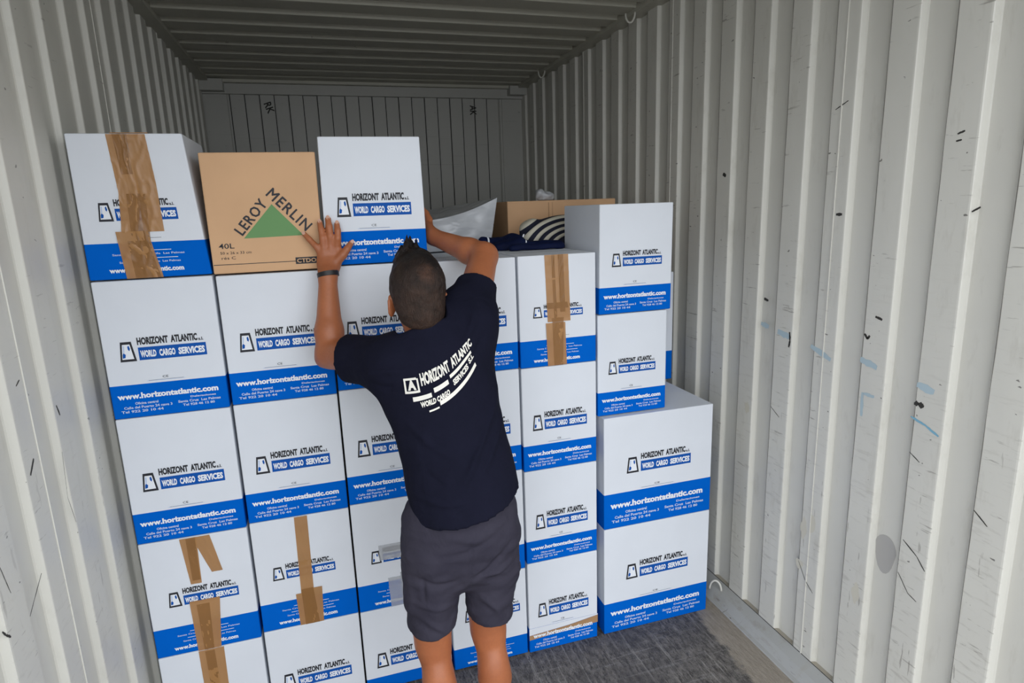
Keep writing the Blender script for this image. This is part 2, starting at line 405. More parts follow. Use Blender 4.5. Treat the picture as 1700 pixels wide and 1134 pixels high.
# stencilled marks near the top of the end wall
for cx, st in ((0.425, 'RK'), (1.93, 'AK')):
    v, f = glyphs(st, 0.02)
    R = 1.25 if cx < 1 else 1.57
    vs = []
    for a, b in v:
        a = (a-.5)*0.075; b = (b-.5)*0.052
        aa = a*math.cos(R)+b*math.sin(R); bb = -a*math.sin(R)+b*math.cos(R)
        vs.append((cx+aa, YB-0.0015, 2.545+bb))
    mb.add(vs, f, 'blackmark')
o = mb.build('wall_back'); tag(o, 'corrugated steel end wall with a header beam', kind='structure')

# yard outside the door
mb = MB(); mb.box((-14, -16, -0.35), (16, YO-0.01, -0.25), 'concrete')
o = mb.build('ground'); tag(o, 'concrete yard outside the open door', kind='structure')

# lashing rings
def ring(name, c, axis, label, r=0.028, up_=1):
    mb = MB(); cx, cy, cz = c; pts = []
    for i in range(13):
        t = math.pi*i/12
        pts.append((cx+axis*(0.004+r*0.62*(1+math.cos(t))), cy+r*math.cos(t)*0.60, cz + up_*r*1.6*math.sin(t)))
    mb.tube(pts, 0.0048, 'paint', 8)
    o = mb.build(name, smooth=True); tag(o, label, 'lashing ring', 'lashing rings along the rails'); return o
M['rail'].node_tree
ring('lashing_ring', (W-0.052, 2.975, 2.703), -1, 'steel lashing ring on the roof rail above the stack next to the scuffed wall', up_=-1)
ring('lashing_ring', (W-0.052, 4.27, 2.703), -1, 'small steel lashing ring on the roof rail, the one closest to the end wall', up_=-1)
ring('lashing_ring', (0.052, 2.86, 2.703), 1, 'steel lashing ring on the roof rail above the taped corner column', up_=-1)
ring('lashing_ring', (W-0.030, 2.15, 0.030), -1, 'steel lashing ring on the floor rail beside the large bottom box', r=0.030)
# ------------------------------------------------------------------ boxes
YF = 2.08
def rrect(w, d, r, n=3):
    pts = []
    for cx, cy, a0 in ((w/2-r, r, -90), (w/2-r, d-r, 0), (-w/2+r, d-r, 90), (-w/2+r, r, 180)):
        for i in range(n+1):
            a = math.radians(a0+90*i/n); pts.append((cx+r*math.cos(a), cy+r*math.sin(a)))
    return pts
class Face:
    """print area on a box's front: (u from the left edge, v from the base) in metres"""
    def __init__(s, mb, w, h, lean=(0, 0)): s.mb, s.w, s.h, s.lean = mb, w, h, lean
    def P(s, u, v, off=0.0006):
        t = v/s.h; u0 = -s.w/2 + s.lean[0]*t; u1 = s.w/2 + s.lean[1]*t
        return (u0 + (u1-u0)*u/s.w, -off, v)
    def poly(s, pts, mat, off=0.0006): s.mb.quad([s.P(u, v, off) for u, v in pts], mat)
    def rect(s, u0, v0, u1, v1, mat, off=0.0006): s.poly([(u0, v0), (u1, v0), (u1, v1), (u0, v1)], mat, off)
    def text(s, t, u0, v0, u1, v1, mat, bold=0.02, off=0.0012, slant=0.0):
        v, f = glyphs(t, bold)
        s.mb.add([s.P(u0+(u1-u0)*a + slant*b, v0+(v1-v0)*b, off) for a, b in v], f, mat)
def logo(F, u0, v0, u1, v1):
    """trapezoid emblem, black name, blue bar with three words"""
    L = u1-u0; h = v1-v0; e = L*0.185
    q = [(u0, v0), (u0+e, v0), (u0+e*.80, v0+h*.83), (u0+e*.14, v0+h*.83)]
    F.poly(q, 'ink')
    i_ = [(u0+e*.13, v0+h*.10), (u0+e*.85, v0+h*.10), (u0+e*.70, v0+h*.72), (u0+e*.24, v0+h*.72)]
    F.poly(i_, 'inkwhite', 0.0010)
    F.poly([(u0+e*.17, v0+h*.15), (u0+e*.34, v0+h*.17), (u0+e*.38, v0+h*.30), (u0+e*.26, v0+h*.38), (u0+e*.19, v0+h*.30)], 'inkblue', 0.0014)
    F.poly([(u0+e*.56, v0+h*.50), (u0+e*.64, v0+h*.44), (u0+e*.69, v0+h*.54), (u0+e*.63, v0+h*.68), (u0+e*.54, v0+h*.62)], 'inkblue', 0.0014)
    F.poly([(u0+e*.24, v0+h*.38), (u0+e*.32, v0+h*.38), (u0+e*.36, v0+h*.66), (u0+e*.27, v0+h*.68)], 'inkpale', 0.0014)
    b0 = u0+L*.215
    F.rect(b0, v0+h*.02, u1, v0+h*.56, 'inkblue')
    F.text('WORLD', b0+L*.02, v0+h*.13, b0+L*.20, v0+h*.43, 'inkwhite', 0.05)
    F.text('CARGO', b0+L*.235, v0+h*.13, b0+L*.42, v0+h*.43, 'inkwhite', 0.05)
    F.text('SERVICES', b0+L*.455, v0+h*.13, u1-L*.02, v0+h*.43, 'inkwhite', 0.05)
    F.text('HORIZONT', b0, v0+h*.66, b0+L*.355, v0+h*.98, 'ink', 0.05)
    F.text('ATLANTIC', b0+L*.385, v0+h*.66, b0+L*.695, v0+h*.98, 'ink', 0.05)
    F.text('s.l.', b0+L*.705, v0+h*.66, u1-L*.02, v0+h*.80, 'ink', 0.03)
def small_block(F, u0, v0, u1, v1, rows):
    n = len(rows); h = (v1-v0)/n
    for i, (t, a, b) in enumerate(rows):
        z = v1-(i+1)*h
        F.text(t, u0+(u1-u0)*a, z+h*.2, u0+(u1-u0)*b, z+h*.88, 'inkpale', 0.03)
def print_a(F, w, h, band, gl=True):
    """web address over two blocks of small print, arrow mark over a fold line"""
    k = w/0.328; y = band/0.105
    F.text('www.horizontatlantic.com', .018*k, .060*y, .302*k, .079*y, 'inkwhite', 0.045)
    small_block(F, .022*k, .014*y, .168*k, .051*y, [('Oficina central', .28, .72), ('Calle del Puerto 24 nave 3', .06, .98), ('Tel 922 20 10 44', .0, .8)])
    small_block(F, .182*k, .018*y, .305*k, .054*y, [('Delegaciones', .3, .9), ('Santa Cruz  Las Palmas', .0, 1.0), ('Tel 928 46 12 80', .1, .85)])
    if gl:
        F.rect(.105*k, band+.0068, .212*k, band+.0084, 'inkpale')
        F.rect(.110*k, band+.0084, .208*k, band+.0092, 'ink')
        F.text('CE', .150*k, band+.014, .166*k, band+.021, 'ink', 0.0)
def print_b(F, w, h, band):
    k = w/0.328; y = band/0.105
    F.text('www.horizontatlantic.com', .055*k, .018*y, .255*k, .033*y, 'inkwhite', 0.045)
    for i, (a, b) in enumerate(((.085, .25), (.10, .245), (.07, .265), (.11, .23))):
        z = (.045+.0115*i)*y
        F.text('Santa Cruz de Tenerife  Las Palmas', a*k, z, b*k, z+.006*y, 'inkpale', 0.02) if i % 2 == 0 else F.rect(a*k, z+.001, b*k, z+.0026*y, 'inkwhite')
    F.rect(.16*k, band+.012, .21*k, band+.0130, 'ink')
def cardboard_box(name, x0, x1, z0, z1, label, group=None, layout='a', band=0.105, yf=YF, depth=0.34, lean=(0, 0),
                  logo_at=None, yaw=0.0, main='white', cat='box', prn=True, extra=None):
    w, h = x1-x0, z1-z0-0.002; mb = MB(); r = 0.004
    def ringpts(z, inset=0.0):
        t = z/h; out = []
        for a, b in rrect(w-2*inset, depth-2*inset, r):
            u = (a+w/2)/w; out.append((a + lean[0]*t*(1-u) + lean[1]*t*u, b+inset, z))
        return out
    zs = [(0, .002), (0.002, 0)] + ([(band, 0)] if band else []) + [(h*.5, 0), (h-0.003, 0), (h-.0008, .001), (h, .0035)]
    n = len(ringpts(0)); vs = []; 
    for z, i in zs: vs += ringpts(z, i)
    for j in range(len(zs)-1):
        mat = 'blue' if band and zs[j+1][0] <= band+1e-6 else main
        mb.add([vs[j*n+i] for i in range(n)] + [vs[(j+1)*n+i] for i in range(n)], [(i, (i+1) % n, n+(i+1) % n, n+i) for i in range(n)], mat)
    mb.quad(vs[:n][::-1], main)
    mb.quad(vs[-n:], main)
    # top flaps meet along the middle
    tl = [p for p in vs[-n:]]; xa = min(p[0] for p in tl)+.004; xb = max(p[0] for p in tl)-.004
    mb.box((xa, depth/2-0.0012, h), (xb, depth/2+0.0012, h+0.0005), 'seam')
    F = Face(mb, w, h, lean)
    if prn and main == 'white':
        if logo_at: logo(F, *logo_at)
        else:
            k = w/.328
            lb = (.043*k, h-.246, .284*k, h-.172) if layout == 'a' else (.048*k, h-.224, .252*k, h-.162)
            logo(F, *lb)
        if band > 0.06: (print_a if layout == 'a' else print_b)(F, w, h, band)
    if extra: extra(F)
    o = mb.build(name, loc=((x0+x1)/2, yf, z0+0.001)); o.rotation_euler.z = yaw
    tag(o, label, cat, group)
    return o, F
def tape(o, F, strips, name='packing_tape', label=None, crumple=0.35):
    mb = MB(); rnd = random.Random(len(strips)*7 + int(o.location.x*1000))
    for i, (poly, mat) in enumerate(strips):
        # poly: list of (ul, ur, v) rows from top to bottom, resampled so that it can crinkle
        rows = []
        for (a0, b0, v0), (a1, b1, v1) in zip(poly, poly[1:]):
            m = max(2, int(abs(v0-v1)/0.007))
            for j in range(m): t = j/m; rows.append((a0+(a1-a0)*t, b0+(b1-b0)*t, v0+(v1-v0)*t))
        rows.append(poly[-1]); K = 14; vs = []
        for a, b, v in rows:
            for k in range(K+1):
                u = a+(b-a)*k/K; q = Vector((u*26+i*9, v*12, o.location.x*13+o.location.z*7)); c1 = abs(noise.noise(q)); c2 = abs(noise.noise(q*2.3))
                off = 0.0012 + 0.0006*i + crumple*(0.0034*max(0, .10-c1)/.10 + 0.0016*max(0, .10-c2)/.10) + 0.0003*c2
                p = F.P(u, v, off); vs.append(p)
        fs = [(j*(K+1)+k, (j+1)*(K+1)+k, (j+1)*(K+1)+k+1, j*(K+1)+k+1) for j in range(len(rows)-1) for k in range(K)]
        mb.add(vs, fs, mat)
    t = mb.build(name, o, smooth=True)
    if label: t['label'] = label
    return t

G = 'white moving boxes with a blue printed band'
def bx(*a, **k): return cardboard_box('moving_box', *a, group=G, **k)
# column 1, beside the side wall
o, F = bx(.036, .363, .005, .333, 'white box at the foot of the corner column, wide brown tape down its front', layout='b', band=.03)
tape(o, F, [([(.125, .205, .325), (.128, .20, .0)], 'tape'), ([(.145, .175, .32), (.150, .178, .0)], 'tape2')])
o, F = bx(.036, .363, .333, .757, 'white box with a forked strip of brown tape above its logo, corner column', layout='b', logo_at=(.060, .180, .276, .245))
tape(o, F, [([(.121, .172, .420), (.135, .168, .252)], 'tape'), ([(.158, .212, .420), (.203, .237, .285)], 'tape'),
            ([(.140, .168, .418), (.142, .166, .265)], 'tape2'), ([(.122, .216, .190), (.126, .198, .0)], 'tape'),
            ([(.142, .182, .175), (.146, .176, .0)], 'tape2')])
bx(.036, .363, .757, 1.182, 'untaped white box directly on the box with the forked tape strip')
bx(.036, .363, 1.182, 1.608, 'untaped white box right under the topmost corner box with crumpled tape')
o, F = bx(.036, .364, 1.611, 2.026, 'white box with wide crumpled brown tape, topmost of the corner column beside the kraft box', layout='b',
          lean=(0, -.030), logo_at=(.052, .168, .268, .232), depth=.33)
tape(o, F, [([(.112, .165, .411), (.118, .178, .25), (.106, .150, .135)], 'tape'), ([(.168, .222, .411), (.172, .226, .28), (.166, .222, .135)], 'tape'),
            ([(.130, .160, .411), (.136, .168, .30)], 'tape2'), ([(.138, .190, .245), (.128, .178, .08)], 'tape2'),
            ([(.090, .176, .138), (.098, .196, .0)], 'tape'), ([(.118, .172, .11), (.122, .190, .0)], 'tape2'),
            ([(.160, .172, .411), (.158, .166, .345)], 'tape2')], crumple=1.0)
mbt = MB(); mbt.box((-.052, .0, .4135), (.045, .30, .4155), 'tape'); mbt.build('packing_tape', o)
# column 2
bx(.372, .697, .005, .348, 'untaped white box at the foot of the kraft-topped column', band=.02)
o, F = bx(.372, .697, .348, .767, 'white box with one narrow brown tape strip down the middle, kraft-topped column', layout='b', logo_at=(.052, .190, .262, .250))
tape(o, F, [([(.143, .186, .416), (.138, .181, .110)], 'tape'), ([(.120, .164, .125), (.124, .168, .0)], 'tape'),
            ([(.150, .210, .138), (.152, .204, .0)], 'tape'), ([(.140, .180, .14), (.142, .190, .0)], 'tape2')])
bx(.372, .697, .767, 1.186, 'untaped white box on the one with the narrow tape strip, kraft-topped column')
bx(.372, .697, 1.186, 1.605, 'untaped white box directly under the kraft box, partly behind the raised elbow')
def kraft_print(F):
    F.poly([(.098, .105), (.273, .108), (.188, .206)], 'green')
    def line(t, p0, p1, hgt, bold=0.012):
        v, f = glyphs(t, 0.0, 1.15); dx, dy = p1[0]-p0[0], p1[1]-p0[1]; L = math.hypot(dx, dy); nx, ny = -dy/L, dx/L
        for i, (ou, ov) in enumerate(((0, 0), (.0009, 0), (-.0009, 0), (0, .0009), (0, -.0009), (.0007, .0007), (-.0007, -.0007))):
            F.mb.add([F.P(p0[0]+dx*a+nx*hgt*b+ou, p0[1]+dy*a+ny*hgt*b+ov, .001+.00002*i) for a, b in v], f, 'ink')
    line('LEROY', (.096, .113), (.177, .205), .031); line('MERLIN', (.174, .234), (.280, .120), .031)
    F.text('40L', .024, .076, .068, .092, 'ink', 0.01)
    F.text('50 x 26 x 33 cm', .026, .059, .115, .067, 'ink', 0.0); F.text('r\u00e9s C', .028, .043, .068, .052, 'ink', 0.0)
    F.rect(.003, .0265, .334, .0285, 'ink')
    F.rect(.242, .018, .310, .039, 'ink'); F.text('CTDO', .246, .022, .305, .035, 'kraft', 0.02, off=.0014)
cardboard_box('kraft_box', .369, .697, 1.609, 1.972, 'plain brown box with a green triangle and slanting black lettering, between two white boxes', band=0, main='kraft',
              depth=.34, extra=kraft_print, lean=(0, .004))
# column 3
def clear_patch(F): pass
bx(.703, 1.030, .005, .345, "white box at floor level behind the man's bare calf, below the clear-taped box", band=.052)
o, F = bx(.703, 1.030, .345, .774, "white box patched with clear tape, beside the man's thigh", layout='b', logo_at=(.055, .185, .258, .246))
tape(o, F, [([(.085, .290, .255), (.085, .290, .195)], 'tapeclear'), ([(.110, .168, .120), (.114, .172, .0)], 'tapeclear'), ([(.155, .215, .135), (.155, .215, .03)], 'tapeclear')], label='clear packing tape')
bx(.703, 1.030, .774, 1.195, "white box beside the man's waist, two below the one he pushes")
bx(.703, 1.030, 1.195, 1.614, "white box beside the man's cheek, directly under the one he pushes")
bx(.706, 1.032, 1.617, 2.016, 'white box being pushed onto the stack between both raised hands', yf=2.068, lean=(.006, -.004), depth=.345)
# column 4
def orange(F): pass
bx(1.040, 1.343, .005, .389, "white box on the floor between the man's lower legs", layout='b', band=.09, logo_at=(.05, .20, .275, .262))
bx(1.040, 1.343, .389, .806, "white box mostly hidden behind the man's shorts, second from the floor", band=.105)
bx(1.040, 1.343, .806, 1.203, "white box mostly hidden behind the man's lower back", band=.100)
bx(1.040, 1.343, 1.203, 1.611, "white box behind the man's raised shoulder, topmost of its column", layout='a', band=.100)
# column 5
def torn(F):
    F.poly([(.0, .078), (.0, .057), (.14, .066), (.302, .070), (.302, .104), (.17, .088)], 'kraftdark')
    F.poly([(.0, .110), (.0, .079), (.17, .089), (.302, .105), (.302, .110)], 'white', .0009)
bx(1.351, 1.652, .0, .402, "white box with a torn brown wedge above its band, standing on the floor", band=.110, extra=torn)
bx(1.351, 1.652, .402, .792, 'untaped white box on the one with the torn brown wedge', band=.095)
bx(1.351, 1.652, .792, 1.200, 'untaped white box right under the one with wide brown tape near the cushion', band=.102)
o, F = bx(1.351, 1.652, 1.200, 1.612, 'white box sealed with wide brown tape down its middle, just below the striped cushion', layout='b', band=.10,
          logo_at=(.052, .183, .248, .232))
tape(o, F, [([(.100, .192, .410), (.108, .198, .165)], 'tape'), ([(.126, .138, .410), (.134, .146, .175)], 'tape2'), ([(.152, .172, .410), (.158, .178, .2)], 'tape2'), ([(.104, .186, .236), (.106, .190, .214)], 'tape2'),
            ([(.100, .176, .162), (.105, .180, .0)], 'tape'), ([(.125, .170, .18), (.130, .165, .0)], 'tape2')])
# column 6: two large boxes and two smaller ones
g2 = 'large white moving boxes beside the scuffed wall'
for z0, z1, lb, bnd in ((.0, .484, 'large wide white box standing on the floor beside the lower ring of the scuffed wall', .140),
                        (.484, .962, 'large wide white box stacked on the other large one, small boxes on top', .152)):
    cardboard_box('moving_box', 1.684, 2.180, z0, z1, lb, group=g2, band=bnd, depth=.72, logo_at=(.100, z1-z0-.247, .395, z1-z0-.166))
bx(1.668, 1.966, .966, 1.371, 'small white box standing on the large boxes, under the topmost one', yf=2.10, band=.095, logo_at=(.045, .165, .250, .227))
bx(1.668, 1.972, 1.374, 1.782, 'small white box topmost beside the scuffed wall, hiding part of the striped cushion', yf=2.085, band=.100, lean=(.004, .004), depth=.345,
   logo_at=(.050, .176, .260, .236))
cardboard_box('moving_box', 1.720, 2.216, .966, 1.473, 'large white box squeezed behind the small ones, only its edge showing by the wall', group=g2, yf=2.462, band=.137, depth=.33)
# cartons behind, carrying the loose load
cardboard_box('tall_carton', 1.040, 1.343, .0, 1.606, 'tall white carton behind the front row, under the grey plastic package', yf=2.44, depth=.55, prn=False, band=.10, cat='carton')
cardboard_box('tall_carton', 1.351, 1.652, .0, 1.606, 'tall white carton behind the front row, under the striped cushion', yf=2.44, depth=.36, prn=False, band=.10, cat='carton')
def kraft_fold(F):
    F.rect(.205, 1.45, .209, 1.80, 'kraftdark'); F.rect(.225, 1.45, .227, 1.80, 'kraftdark')
cardboard_box('kraft_carton', 1.545, 2.105, .0, 1.812, 'tall plain brown carton standing at the back behind the striped cushion', yf=2.83, depth=.5, band=0, main='kraft', cat='carton', extra=kraft_fold)

# ------------------------------------------------------------------ SDF modelling
class Field:
    def __init__(s, lo, hi, h):
        s.lo = np.array(lo, float); s.h = h
        s.n = np.ceil((np.array(hi)-s.lo)/h).astype(int)+1
        s.D = np.full(s.n, 1.0, np.float32)
    def block(s, lo, hi):
        a = np.clip(np.floor((np.array(lo)-s.lo)/s.h).astype(int), 0, s.n-1); b = np.clip(np.ceil((np.array(hi)-s.lo)/s.h).astype(int)+1, 1, s.n)
        sl = tuple(slice(i, j) for i, j in zip(a, b))
        g = np.meshgrid(*[s.lo[k]+s.h*np.arange(a[k], b[k]) for k in range(3)], indexing='ij')
        return sl, np.stack(g, -1)
    def put(s, sl, d, k, sub=False):
        a = s.D[sl]
        if sub: s.D[sl] = np.maximum(a, -d); return
        hh = np.maximum(k-np.abs(a-d), 0)/max(k, 1e-6); s.D[sl] = np.minimum(a, d)-hh*hh*k/4
    def cap(s, a, b, ra, rb, k=0.01, side=None, fa=1.0, fb=1.0, sub=False):
        """tapered capsule; side + fa/fb squash it across `side` x axis (front radius = r*f)"""
        a = np.array(a, float); b = np.array(b, float); R = max(ra, rb)*max(1, fa, fb)+k+0.02
        sl, P = s.block(np.minimum(a, b)-R, np.maximum(a, b)+R)
        ab = b-a; L = ab@ab+1e-12; t = np.clip(((P-a)@ab)/L, 0, 1); q = P-a-t[..., None]*ab; r = ra+(rb-ra)*t
        if side is None: d = np.linalg.norm(q, axis=-1)-r
        else:
            ax = ab/np.sqrt(L); sd = np.array(side, float); sd -= sd@ax*ax; sd /= np.linalg.norm(sd); fr = np.cross(ax, sd)
            f = fa+(fb-fa)*t; u = q@sd; v = (q@fr)/f; w = q@ax
            d = (np.sqrt(u*u+v*v+w*w)-r)*np.minimum(1, f)
        s.put(sl, d, k, sub)
    def ell(s, c, r, k=0.01, rotz=0, rotx=0, sub=False):
        c = np.array(c, float); r = np.array(r, float); R = r.max()+k+.02
        sl, P = s.block(c-R, c+R); q = P-c
        if rotz: cz, sz = math.cos(rotz), math.sin(rotz); q = np.stack([q[..., 0]*cz+q[..., 1]*sz, -q[..., 0]*sz+q[..., 1]*cz, q[..., 2]], -1)
        if rotx: cz, sz = math.cos(rotx), math.sin(rotx); q = np.stack([q[..., 0], q[..., 1]*cz+q[..., 2]*sz, -q[..., 1]*sz+q[..., 2]*cz], -1)
        l = np.linalg.norm(q/r, axis=-1); g = np.linalg.norm(q/(r*r), axis=-1)+1e-9
        s.put(sl, l*(l-1)/g, k, sub)
    def plane(s, p, n, lo, hi):
        """cut away what lies on the n side of the plane, inside lo..hi"""
        sl, P = s.block(lo, hi); n = np.array(n, float); n /= np.linalg.norm(n)
        s.D[sl] = np.maximum(s.D[sl], (P-np.array(p))@n)
    def mesh(s, smooth=1):
        D = s.D; S = D < 0; n = D.shape; ins = S
        def c(a, i, j, k): return a[i:n[0]-1+i, j:n[1]-1+j, k:n[2]-1+k]
        cnt = sum(c(ins, i, j, k).astype(np.int8) for i in (0, 1) for j in (0, 1) for k in (0, 1))
        act = (cnt > 0) & (cnt < 8); idx = -np.ones(act.shape, np.int64); I = np.argwhere(act); idx[act] = np.arange(len(I))
        acc = np.zeros((len(I), 3)); w = np.zeros(len(I)); i0, j0, k0 = I.T
        corners = [(i, j, k) for i in (0, 1) for j in (0, 1) for k in (0, 1)]
        for A in corners:
            for ax in range(3):
                if A[ax]: continue
                B = list(A); B[ax] = 1
                da = D[i0+A[0], j0+A[1], k0+A[2]]; db = D[i0+B[0], j0+B[1], k0+B[2]]
                x = (da < 0) != (db < 0); t = np.where(x, da/(da-db+1e-20), 0)
                p = np.array(A, float)[None].repeat(len(I), 0); p[:, ax] += t
                acc += p*x[:, None]; w += x
        V = (acc/w[:, None]+I)*s.h+s.lo; Fs = []
        for ax in range(3):
            o1, o2 = [(1, 2), (2, 0), (0, 1)][ax]
            a = [slice(1, m-1) for m in n]; a[ax] = slice(0, n[ax]-1); b = list(a); b[ax] = slice(1, n[ax])
            s1 = S[tuple(a)]; s2 = S[tuple(b)]; E = np.argwhere(s1 != s2)
            off = np.array([1, 1, 1]); off[ax] = 0; fl = s1[tuple(E.T)]; E = E+off
            q = []
            for d1, d2 in ((0, 0), (1, 0), (1, 1), (0, 1)):
                e = E.copy(); e[:, o1] -= d1; e[:, o2] -= d2; q.append(idx[tuple(e.T)])
            q = np.stack(q, 1); q[~fl] = q[~fl][:, ::-1]; Fs.append(q)
        Fq = np.concatenate(Fs)
        Fq = Fq[(Fq >= 0).all(1)]
        for _ in range(smooth):
            A = np.zeros_like(V); c_ = np.zeros(len(V))
            for i in range(4):
                for j in (1, 3): np.add.at(A, Fq[:, i], V[Fq[:, (i+j) % 4]]); np.add.at(c_, Fq[:, i], 1)
            V = V*.4+.6*A/np.maximum(c_, 1)[:, None]
        return V, Fq
def mesh_obj(name, V, F, mats, parent=None, matidx=None):
    me = bpy.data.meshes.new(name); me.from_pydata(V.tolist(), [], F.tolist())
    for k in mats: me.materials.append(M[k])
    me.polygons.foreach_set('use_smooth', [True]*len(F))
    if matidx is not None: me.polygons.foreach_set('material_index', matidx)
    me.update(); o = bpy.data.objects.new(name, me); col.objects.link(o); o.parent = parent; return o
def vnormals(V, F):
    N = np.zeros_like(V); q = V[F]; fn = np.cross(q[:, 2]-q[:, 0], q[:, 3]-q[:, 1])
    for i in range(4): np.add.at(N, F[:, i], fn)
    return N/(np.linalg.norm(N, axis=1)[:, None]+1e-12)
def ridge(V, N, pts, w, amp):
    """raise (or sink) a soft fold along a polyline, on the side of the cloth that faces the door"""
    pts = [np.array(p, float)[[0, 2]] for p in pts]; d = np.full(len(V), 9.0); T = np.zeros(len(V)); Q = V[:, [0, 2]]
    for i, (a, b) in enumerate(zip(pts, pts[1:])):
        ab = b-a; t = np.clip(((Q-a)@ab)/(ab@ab), 0, 1); dd = np.linalg.norm(Q-a-t[:, None]*ab, axis=1)
        m = dd < d; d[m] = dd[m]; T[m] = ((i+t)/(len(pts)-1))[m]
    return V + N*(amp*np.clip(-N[:, 1]*1.5, 0, 1)*np.exp(-(d/w)**2)*np.sin(np.clip(T, 0, 1)*math.pi*.9+.15))[:, None]
def wrinkle(V, N, amp, sx, seed=0.0):
    return V + N*np.array([amp*noise.noise(Vector((p[0]*sx[0]+seed, p[1]*sx[1], p[2]*sx[2]))) for p in V])[:, None]

# ------------------------------------------------------------------ the man
# joints
HIP = (1.004, 1.615, .88); CH = (.985, 1.665, 1.24); NK = (.960, 1.700, 1.40)
SL = (.860, 1.715, 1.372); EL = (.690, 1.945, 1.355); WL = (.704, 2.015, 1.590)
SR = (1.078, 1.715, 1.452); ER = (1.194, 1.940, 1.630); WR = (1.064, 2.125, 1.692)
B = Field((.60, 1.45, -.01), (1.30, 2.42, 1.80), 0.0045)
# trunk (under the clothes), thighs, calves
B.cap((1.01, 1.61, .90), (.99, 1.655, 1.15), .125, .120, .03, (1, 0, 0), .75, .72)
B.cap((.99, 1.655, 1.15), (.968, 1.70, 1.33), .125, .115, .03, (1, 0, 0), .72, .7)
B.cap((.920, 1.61, .86), (.902, 1.625, .52), .078, .052, .02)
B.cap((1.088, 1.61, .86), (1.074, 1.625, .52), .078, .052, .02)
for x0, x1 in ((.903, .913), (1.075, 1.083)):
    B.cap((x0, 1.625, .56), (x0+.002, 1.625, .49), .052, .047, .02)
    B.cap((x0+.002, 1.625, .50), (x1, 1.598, .36), .045, .0475, .02)
    B.ell((x0+.004, 1.585, .385), (.046, .042, .085), .02)
    B.cap((x1, 1.598, .36), (x1+.002, 1.622, .10), .044, .028, .02)
    B.cap((x1+.002, 1.61, .07), (x1, 1.76, .035), .028, .028, .02)
# neck and head
B.cap(NK, (.946, 1.728, 1.50), .058, .055, .02)
B.ell((.942, 1.725, 1.573), (.0745, .094, .096), .02)
B.ell((.944, 1.765, 1.505), (.056, .062, .070), .03)
B.ell((.944, 1.800, 1.462), (.026, .022, .022), .02)                 # chin
B.cap((.943, 1.825, 1.545), (.943, 1.842, 1.518), .008, .013, .012)   # nose
B.ell((.943, 1.822, 1.490), (.022, .010, .008), .006)               # lips
B.ell((.943, 1.816, 1.562), (.050, .012, .010), .012)                # brow
for s in (-1, 1):
    B.ell((.943+s*.030, 1.824, 1.545), (.016, .012, .012), .002, sub=True)
    B.ell((.943+s*.030, 1.814, 1.545), (.013, .012, .011), .002)
    # ear
    B.ell((.943+s*.077, 1.742, 1.520), (.009, .020, .033), .008, rotz=s*.5)
    B.ell((.943+s*.085, 1.740, 1.524), (.0045, .013, .022), .001, rotz=s*.5, sub=True)
# arms
def arm(S, E, Wr, ru, rel, rfo, rw, bulge):
    B.cap(S, E, ru, rel, .03); 
    S, E, Wr = map(np.array, (S, E, Wr)); m = E+(Wr-E)*.30+np.array(bulge)
    B.cap(E, m, rel*.93, rfo, .02); B.cap(m, Wr, rfo, rw, .02)
arm((.860, 1.715, 1.360), EL, WL, .060, .045, .041, .0265, (-.002, -.004, -.003))
arm(SR, ER, WR, .058, .044, .041, .0270, (.004, 0, -.004))
B.ell((.662, 1.955, 1.335), (.016, .016, .016), .02)
B.ell((1.222, 1.965, 1.632), (.018, .018, .018), .02)
# left hand flat against the box fronts (back of the hand towards us)
def hand_chain(pts, radii, k=.0035):
    for (a, b), (ra, rb) in zip(zip(pts, pts[1:]), zip(radii, radii[1:])): B.cap(a, b, ra, rb, k)
B.cap(WL, (.7115, 2.040, 1.628), .0275, .030, .015, (1, 0, 0), .85, .62)
B.cap((.7115, 2.040, 1.625), (.716, 2.048, 1.655), .033, .037, .015, (1, 0, 0), .5, .38)
B.cap((.697, 2.047, 1.660), (.740, 2.047, 1.664), .013, .014, .010)
FL = [([(.694, 2.048, 1.655), (.6775, 2.046, 1.682), (.660, 2.056, 1.704), (.6455, 2.064, 1.722)], [.0118, .0098, .0092, .0080]),
      ([(.701, 2.047, 1.670), (.700, 2.043, 1.705), (.698, 2.051, 1.732), (.6955, 2.061, 1.756)], [.0125, .0106, .0100, .0088]),
      ([(.721, 2.047, 1.672), (.7235, 2.040, 1.712), (.7225, 2.047, 1.742), (.7215, 2.057, 1.766)], [.0128, .0110, .0104, .0092]),
      ([(.741, 2.046, 1.670), (.7455, 2.035, 1.704), (.7475, 2.040, 1.728), (.7475, 2.049, 1.750)], [.0128, .0106, .0100, .0088]),
      ([(.735, 2.036, 1.632), (.756, 2.032, 1.652), (.771, 2.036, 1.670), (.7865, 2.045, 1.689)], [.0155, .0138, .0115, .0088])]
for p, r in FL: hand_chain(p, r)
for x, z in ((.699, 1.672), (.721, 1.677), (.742, 1.673)): B.ell((x, 2.037, z-.006), (.008, .006, .009), .006)
